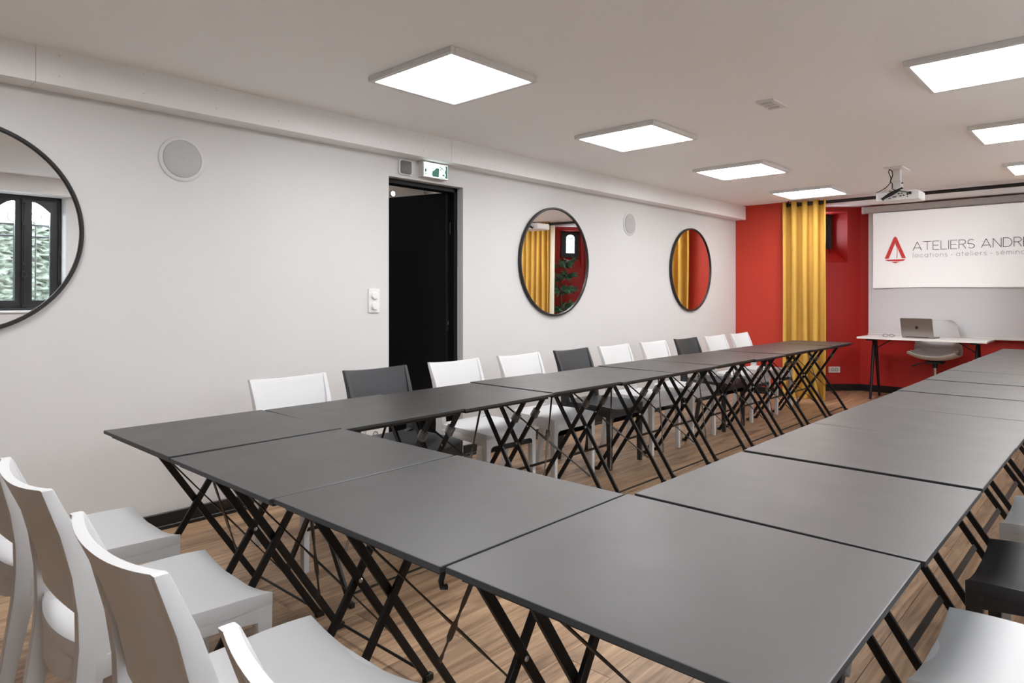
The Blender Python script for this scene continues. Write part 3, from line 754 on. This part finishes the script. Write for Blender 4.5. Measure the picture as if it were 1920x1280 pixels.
# stroke letters in a unit box (x, y)
def arc(cx_, cz_, rx, rz_, a0, a1, n=8): return [(cx_ + rx * math.cos(R(a0 + (a1 - a0) * i / n)), cz_ + rz_ * math.sin(R(a0 + (a1 - a0) * i / n))) for i in range(n + 1)]
CAP = {'A': (.9, [[(0, 0), (.45, 1), (.9, 0)], [(.15, .28), (.75, .28)]]), 'T': (.8, [[(0, 1), (.8, 1)], [(.4, 1), (.4, 0)]]),
       'E': (.62, [[(.62, 1), (0, 1), (0, 0), (.62, 0)], [(0, .52), (.55, .52)]]), 'L': (.58, [[(0, 1), (0, 0), (.58, 0)]]), 'I': (.02, [[(0, 0), (0, 1)]]),
       'R': (.66, [[(0, 0), (0, 1), (.38, 1)] + arc(.38, .75, .26, .25, 90, -90) + [(0, .5)], [(.34, .5), (.66, 0)]]),
       'S': (.66, [arc(.33, .76, .3, .24, 40, 180) + arc(.33, .52, .3, .02, 180, 181, 1) + [(.33, .5)] + arc(.33, .25, .31, .25, 80, -140)]),
       'N': (.74, [[(0, 0), (0, 1), (.74, 0), (.74, 1)]]), 'D': (.78, [[(0, 0), (0, 1), (.3, 1)] + arc(.3, .5, .48, .5, 90, -90, 12) + [(0, 0)]])}
o_ = arc(.3, .3, .3, .3, 0, 360, 14)
LOW = {'l': (.02, [[(0, 0), (0, 1)]]), 'o': (.6, [o_]), 'c': (.55, [arc(.3, .3, .3, .3, 45, 315, 12)]), 'a': (.6, [o_, [(.6, .6), (.6, 0)]]),
       't': (.34, [[(.14, .85), (.14, 0)], [(0, .6), (.34, .6)]]), 'i': (.02, [[(0, 0), (0, .6)], [(0, .78), (0, .84)]]), 'n': (.52, [[(0, 0), (0, .6)], [(0, .3)] + arc(.26, .34, .26, .26, 180, 0) + [(.52, 0)]]),
       's': (.42, [arc(.21, .45, .19, .15, 40, 230) + arc(.21, .15, .2, .15, 60, -140)]), 'e': (.6, [[(0, .3), (.6, .3)] + arc(.3, .3, .3, .3, 0, 315, 12)]), 'r': (.3, [[(0, 0), (0, .6)], arc(.26, .34, .26, .26, 180, 80)]),
       'm': (.84, [[(0, 0), (0, .6)], arc(.21, .39, .21, .21, 180, 0) + [(.42, 0)], arc(.63, .39, .21, .21, 180, 0) + [(.84, 0)]]), '-': (.26, [[(0, .3), (.26, .3)]])}
LOW['é'] = (.6, LOW['e'][1] + [[(.26, .72), (.38, .86)]])
def text(s_, font, x, z, h, gap, space, sw, material, target):
    for c in s_:
        if c == ' ': x += space; continue
        m = MB()
        for st_ in font[c][1]:
            for a, b in zip(st_, st_[1:]):
                A = Vector((x + a[0] * h, z + a[1] * h)); B = Vector((x + b[0] * h, z + b[1] * h)); d = (B - A)
                if d.length < 1e-6: continue
                d.normalize(); A = A - d * sw * .3; B = B + d * sw * .3
                m.beam(fb(A.x, A.y, .0005), fb(B.x, B.y, .0005), 0.001, sw)
        m.build('letter', material, target)
        x += font[c][0] * h + gap
text('ATELIERS ANDRE', CAP, 1.848, 1.826, 0.104, 0.0195, 0.046, 0.0062, 'text_dark', bn)
text('locations - ateliers - séminaires', LOW, 1.850, 1.738, 0.059, 0.0185, 0.0195, 0.0046, 'text_grey', bn)
MB().prism(circ(0.004, 8, 1.43, 2.19), fb, 0, 0.001).build('speck', 'text_grey', bn)

# ------------------------------------------------------------------ projector
t = thing('projector', 'white ceiling projector with black cables on a short mount', 'projector', (2.28, 6.9, ZC))
MB().box(-0.075, 0.075, -0.15, 0.15, -0.008, 0).build('ceiling_plate', 'white_plastic', t, bevel=0.002)
MB().box(-0.033, 0.033, -0.03, 0.03, -0.125, -0.008).build('mount_column', 'white_plastic', t, bevel=0.004)
MB().box(-0.042, 0.042, -0.04, 0.04, -0.205, -0.128).build('mount_head', 'lamp_frame', t, bevel=0.004)
m = MB(); m.tube([(0.042, -0.02, -0.14), (0.055, -0.02, -0.14)], 0.007, 8); m.tube([(0.042, -0.02, -0.19), (0.055, -0.02, -0.19)], 0.007, 8); m.build('mount_knob', 'socket_dark', t)
bd = MB().prism(rrect(0.35, 0.085, 0.02), lambda a, b, d: (a, d, b - 0.247), 0.0, 0.25).build('body', 'white_plastic', t, smooth=True, bevel=0.004)
m = MB()
for (x, z, w_, h_) in ((0.015, -.232, .016, .009), (.04, -.230, .012, .009), (.03, -.252, .018, .010), (.055, -.250, .016, .010), (.085, -.240, .012, .02), (-.02, -.258, .03, .007), (-.06, -.266, .02, .005), (.085, -.262, .008, .008)):
    m.box(x - w_ / 2, x + w_ / 2, -0.002, 0.001, z - h_ / 2, z + h_ / 2)
m.build('port', 'hole_dark', bd)
MB().lathe([(0.032, 0.0), (0.032, 0.004), (0.026, 0.004)], lambda a, b, h: (-0.125 + a, -h, -0.247 + b), 24).build('exhaust_grille', 'lamp_frame', bd)
MB().lathe([(0.034, 0.0), (0.034, 0.012), (0.026, 0.02)], lambda a, b, h: (0.09 + a, 0.25 + h, -0.245 + b), 24).build('lens', 'hole_dark', bd, smooth=True)
for pts, r in (([(-0.045, -.07, -.012), (-.05, -.075, -.04), (-.03, -.08, -.09), (-.04, -.07, -.14), (-.075, -.06, -.175), (-.13, -.04, -.2), (-.165, -.01, -.203)], .004),
               ([(-0.045, -.07, -.012), (-.022, -.075, -.03), (-.015, -.08, -.07), (-.035, -.07, -.12), (-.022, -.06, -.15), (-.025, -.05, -.19), (0, -.04, -.205)], .0045),
               ([(-.06, -.02, -.205), (-.02, -.03, -.2), (.03, -.03, -.21), (.07, -.03, -.222), (.105, -.012, -.232)], .004)):
    MB().tube(pts, r, 8).build('cable', 'cable_black', t, smooth=True)
m = MB()
for k in range(4):
    o = k * 0.006 - 0.009
    m.tube([(-.115 - o, -.03, -.275 + o), (-.10, -.035 + o, -.272), (-.04, -.04, -.240 + o), (.02, -.04, -.205 + o), (.045, -.035, -.188), (.04 + o, -.03, -.180), (.015, -.035, -.195), (-.05, -.038, -.232 + o), (-.11, -.035, -.264)], .0055, 8)
m.build('cable_bundle', 'cable_black', t, smooth=True)
MB().box(.098, .118, -.022, -.001, -.247, -.222).build('plug', 'cable_black', t, bevel=.003)

# the projector's own light, a rectangular beam thrown from its lens onto the banner
def projector_beam(parent):
    li = bpy.data.lights.new('projector_beam', 'SPOT'); li.energy = 34; li.color = (0.96, 0.98, 1.0); li.spot_size = R(70); li.spot_blend = 0.0; li.shadow_soft_size = 0.004
    li.use_nodes = True; nt = li.node_tree; em = nt.nodes['Emission']
    tc = nt.nodes.new('ShaderNodeTexCoord'); sp = nt.nodes.new('ShaderNodeSeparateXYZ'); nt.links.new(tc.outputs['Normal'], sp.inputs[0])
    def mth(op, a, b):
        n = nt.nodes.new('ShaderNodeMath'); n.operation = op
        for i, q in enumerate((a, b)):
            if isinstance(q, (int, float)): n.inputs[i].default_value = q
            else: nt.links.new(q, n.inputs[i])
        return n.outputs[0]
    az = mth('ABSOLUTE', sp.outputs['Z'], 0.0)
    u = mth('DIVIDE', sp.outputs['X'], az); v = mth('DIVIDE', sp.outputs['Y'], az)
    D_ = 9.563 - 7.175; px, pz = 2.37, 2.18
    msk = mth('MULTIPLY', mth('MULTIPLY', mth('GREATER_THAN', u, (1.395 - px) / D_), mth('LESS_THAN', u, (3.205 - px) / D_)),
              mth('MULTIPLY', mth('GREATER_THAN', v, (1.365 - pz) / D_), mth('LESS_THAN', v, (2.322 - pz) / D_)))
    nt.links.new(msk, em.inputs['Strength'])
    o = bpy.data.objects.new('projector_beam', li); COL.objects.link(o); o.parent = parent
    o.location = (px - 2.28, 7.175 - 6.9, pz - ZC); o.rotation_euler = (R(90), 0, 0)
projector_beam(t)

# ------------------------------------------------------------------ desk corner
t = thing('trestle_desk', 'white topped desk on black trestle legs before the screen', 'desk', (2.05, 9.15, 0))
MB().box(-0.655, 0.655, -0.30, 0.27, 0.738, 0.760).build('tabletop', 'desk_white', t, bevel=0.002)
for s_ in (-1, 1):
    x = s_ * 0.53
    b_ = MB().box(x - 0.04, x + 0.04, -0.24, 0.24, 0.715, 0.7378).build('bracket', 'steel_black', t, bevel=0.004)
    for q in (-1, 1):
        m = MB(); m.tube([(x, q * 0.02, 0.718), (x, q * 0.06, 0.60), (x, q * 0.20, 0.0)], [.020, .019, .014], 12); m.build('leg', 'steel_black', t, smooth=True)
    m = MB(); m.beam((x, 0, 0.60), (x - s_ * 0.20, 0, 0.735), 0.02, 0.012); m.build('brace', 'steel_black', t)
m = MB(); m.box(-0.01, 0.03, -0.27, -0.25, 0.732, 0.7378); m.build('clip', 'steel_black', t)

t = thing('laptop', 'open grey laptop seen from behind on the white desk', 'laptop', (2.015, 8.99, 0.7602), R(-5))
bs = MB().prism(rrect(0.335, 0.23, 0.012), lambda a, b, d: (a, b + 0.115, d), 0.002, 0.014).build('base', 'aluminium', t, bevel=0.002)
MB().box(-0.14, 0.14, 0.035, 0.14, 0.014, 0.0148).build('keyboard', 'keyboard_black', bs)
for s_ in (-1, 1): MB().box(s_ * 0.13 - 0.015, s_ * 0.13 + 0.015, 0.02, 0.21, 0.0, 0.002).build('rubber_foot', 'keyboard_black', bs)
ta = R(16); ca, sa = math.cos(ta), math.sin(ta)
def lid(a, b, d): return (a, -b * sa - d * ca + 0.004, 0.015 + b * ca - d * sa)
ld_ = MB().prism([(x, z + 0.115) for x, z in rrect(0.335, 0.23, 0.012)], lid, 0.0, 0.006).build('lid', 'aluminium', t, bevel=0.0015)
MB().box(-0.12, 0.12, -0.004, 0.006, 0.010, 0.018).build('hinge', 'keyboard_black', t)
ap = [(0, -.019), (.007, -.021), (.013, -.015), (.017, -.005), (.012, -.001), (.010, .005), (.012, .011), (.015, .014), (.009, .018), (.002, .016), (-.002, .016), (-.008, .018), (-.014, .013), (-.017, .004), (-.015, -.008), (-.009, -.019), (-.004, -.021)]
m = MB(); m.prism([(-x * 1.0, z + 0.118) for x, z in ap][::-1], lid, 0.0061, 0.0066)
m.prism([(-x, z + 0.118) for x, z in ((0.0, .019), (.001, .024), (.006, .029), (.007, .025), (.004, .020))], lid, 0.0061, 0.0066); m.build('apple_emblem', 'logo_dark', ld_)
t = thing('eyeglasses', 'small dark rimmed glasses lying on the white desk by the laptop', 'glasses', (1.70, 9.03, 0.7602), R(8))
for s_ in (-1, 1):
    MB().tube([(s_ * .034 + .026 * math.cos(2 * math.pi * k / 16), 0.004 * math.sin(2 * math.pi * k / 16), .019 + .017 * math.sin(2 * math.pi * k / 16)) for k in range(16)], .0022, 6, closed=True).build('rim', 'cable_black', t, smooth=True)
    MB().tube([(s_ * .061, 0, .026), (s_ * .063, .06, .024), (s_ * .058, .12, .006)], .002, 6).build('temple', 'cable_black', t, smooth=True)
MB().tube([(-.009, 0, .024), (0, -.002, .027), (.009, 0, .024)], .002, 6).build('bridge', 'cable_black', t, smooth=True)
tag(MB().prism(rrect(0.21, 0.16, .004), lambda a, b, d: (a + 1.71, b + 9.03, d), 0.7601, 0.7602).build('paper_sheet', 'white_plastic'), 'white sheet of paper under the glasses on the desk', 'paper')

t = thing('swivel_chair', 'white shell swivel chair with cushion behind the white desk', 'chair', (2.135, 9.30, 0), R(180))
prof = [(.245, .545, .215, .05), (.235, .535, .245, .055), (.17, .505, .265, .06), (.05, .485, .268, .065), (-.08, .485, .262, .07), (-.17, .52, .255, .06), (-.215, .60, .25, .03), (-.235, .70, .24, .015), (-.25, .80, .22, .005), (-.262, .90, .195, 0), (-.268, .945, .17, 0), (-.27, .965, .13, 0)]
def shell(off, k0, k1, ins):
    g0 = []
    for i, (y, z, hw_, lf_) in enumerate(prof[k0:k1]):
        i += k0; a = prof[max(0, i - 1)]; b = prof[min(len(prof) - 1, i + 1)]; ty, tz = b[0] - a[0], b[1] - a[1]; L_ = math.hypot(ty, tz); ny_, nz_ = tz / L_, -ty / L_
        row = []
        for j in range(15):
            u = -1 + 2 * j / 14; back = max(0, min(1, (z - .52) / .15)) if y < -.1 else 0
            row.append((u * (hw_ - ins), y + ny_ * off + 0.075 * back * abs(u) ** 2.5, z + nz_ * off + lf_ * abs(u) ** 2.2))
        g0.append(row)
    return g0
MB().slab(shell(0, 0, 12, 0), shell(0.010, 0, 12, 0)).build('shell', 'chair_white', t, smooth=True)
MB().slab(shell(0.011, 1, 6, .03), shell(0.021, 1, 6, .03)).build('cushion_base', 'cushion_navy', t, smooth=True)
MB().slab(shell(0.022, 2, 7, .028), shell(0.048, 2, 7, .04)).build('cushion', 'cushion_grey', t, smooth=True, bevel=.008)
MB().prism(rrect(.18, .2, .02), lambda a, b, d: (a, b, d), .452, .478).build('seat_plate', 'cable_black', t, bevel=.004)
MB().tube([(.06, 0, .458), (.16, .05, .44), (.235, .06, .405)], [.006, .006, .009], 8).build('lever', 'cable_black', t, smooth=True)
MB().tube([(0, 0, .452), (0, 0, .40)], .028, 16).build('collar', 'cable_black', t, smooth=True)
MB().tube([(0, 0, .40), (0, 0, .12)], .022, 20).build('gas_column', 'chrome', t, smooth=True)
for k in range(5):
    a = 2 * math.pi * k / 5 + .3; c_, s_ = math.cos(a), math.sin(a)
    lg_ = MB().beam((0, 0, .115), (c_ * .27, s_ * .27, .075), .045, .03, side=(-s_, c_, 0), w2=.03, h2=.02).build('base_arm', 'chair_white', t, bevel=.004)
    MB().tube([(c_ * .27 - s_ * .02, s_ * .27 + c_ * .02, .028), (c_ * .27 + s_ * .02, s_ * .27 - c_ * .02, .028)], .028, 16).build('caster', 'cable_black', lg_, smooth=True)

# ------------------------------------------------------------------ potted plant in the right far corner
t = thing('potted_tree', 'leafy green potted plant before the red wall in the middle mirror', 'plant', (3.42, 9.06, 0))
MB().lathe([(.12, 0), (.13, .01), (.16, .30), (.165, .31), (.15, .31), (.148, .27)], fnz, 32).build('pot', 'pot_clay', t, smooth=True)
MB().lathe([(.145, .255), (.145, .27)], fnz, 24).build('soil', 'soil', t)
tr = [(0, 0, .25), (.02, .01, .6), (-.01, .02, 1.0), (.02, 0, 1.40), (.0, .02, 1.74)]
MB().tube(tr, [.022, .02, .016, .012, .006], 10).build('trunk', 'bark', t, smooth=True)
rnd = random.Random(3); lm = MB(); brs = MB()
for zc_, nb in ((1.80, 6), (1.60, 6), (1.36, 7), (1.05, 6)):
    for k in range(nb):
        a = 2 * math.pi * k / nb + rnd.uniform(-.4, .4); ln_ = rnd.uniform(.16, .30); b0 = Vector((0, .01, zc_ - .12)); b1 = b0 + Vector((math.cos(a) * ln_, math.sin(a) * ln_, rnd.uniform(.05, .17)))
        brs.tube([b0, b0.lerp(b1, .5) + Vector((0, 0, .02)), b1], [.006, .005, .003], 6)
        for q in range(44):
            p = b0.lerp(b1, rnd.uniform(.35, 1.05)); d = Vector((math.cos(a) + rnd.uniform(-.9, .9), math.sin(a) + rnd.uniform(-.9, .9), rnd.uniform(-.7, .5))).normalized()
            L_ = rnd.uniform(.09, .14); sd = d.cross(Vector((rnd.uniform(-.5, .5), rnd.uniform(-.5, .5), 1))).normalized() * L_ * .21; up = d.cross(sd).normalized() * L_ * .05
            p1 = p + d * L_ * .4; p2 = p + d * L_
            lm.add([p, p1 + sd, p2, p1 - sd, p1 - up], [(0, 1, 4), (1, 2, 4), (2, 3, 4), (3, 0, 4)])
brs.build('branches', 'bark', t); tag(lm.build('foliage', 'leaf_green', t), kind='stuff')
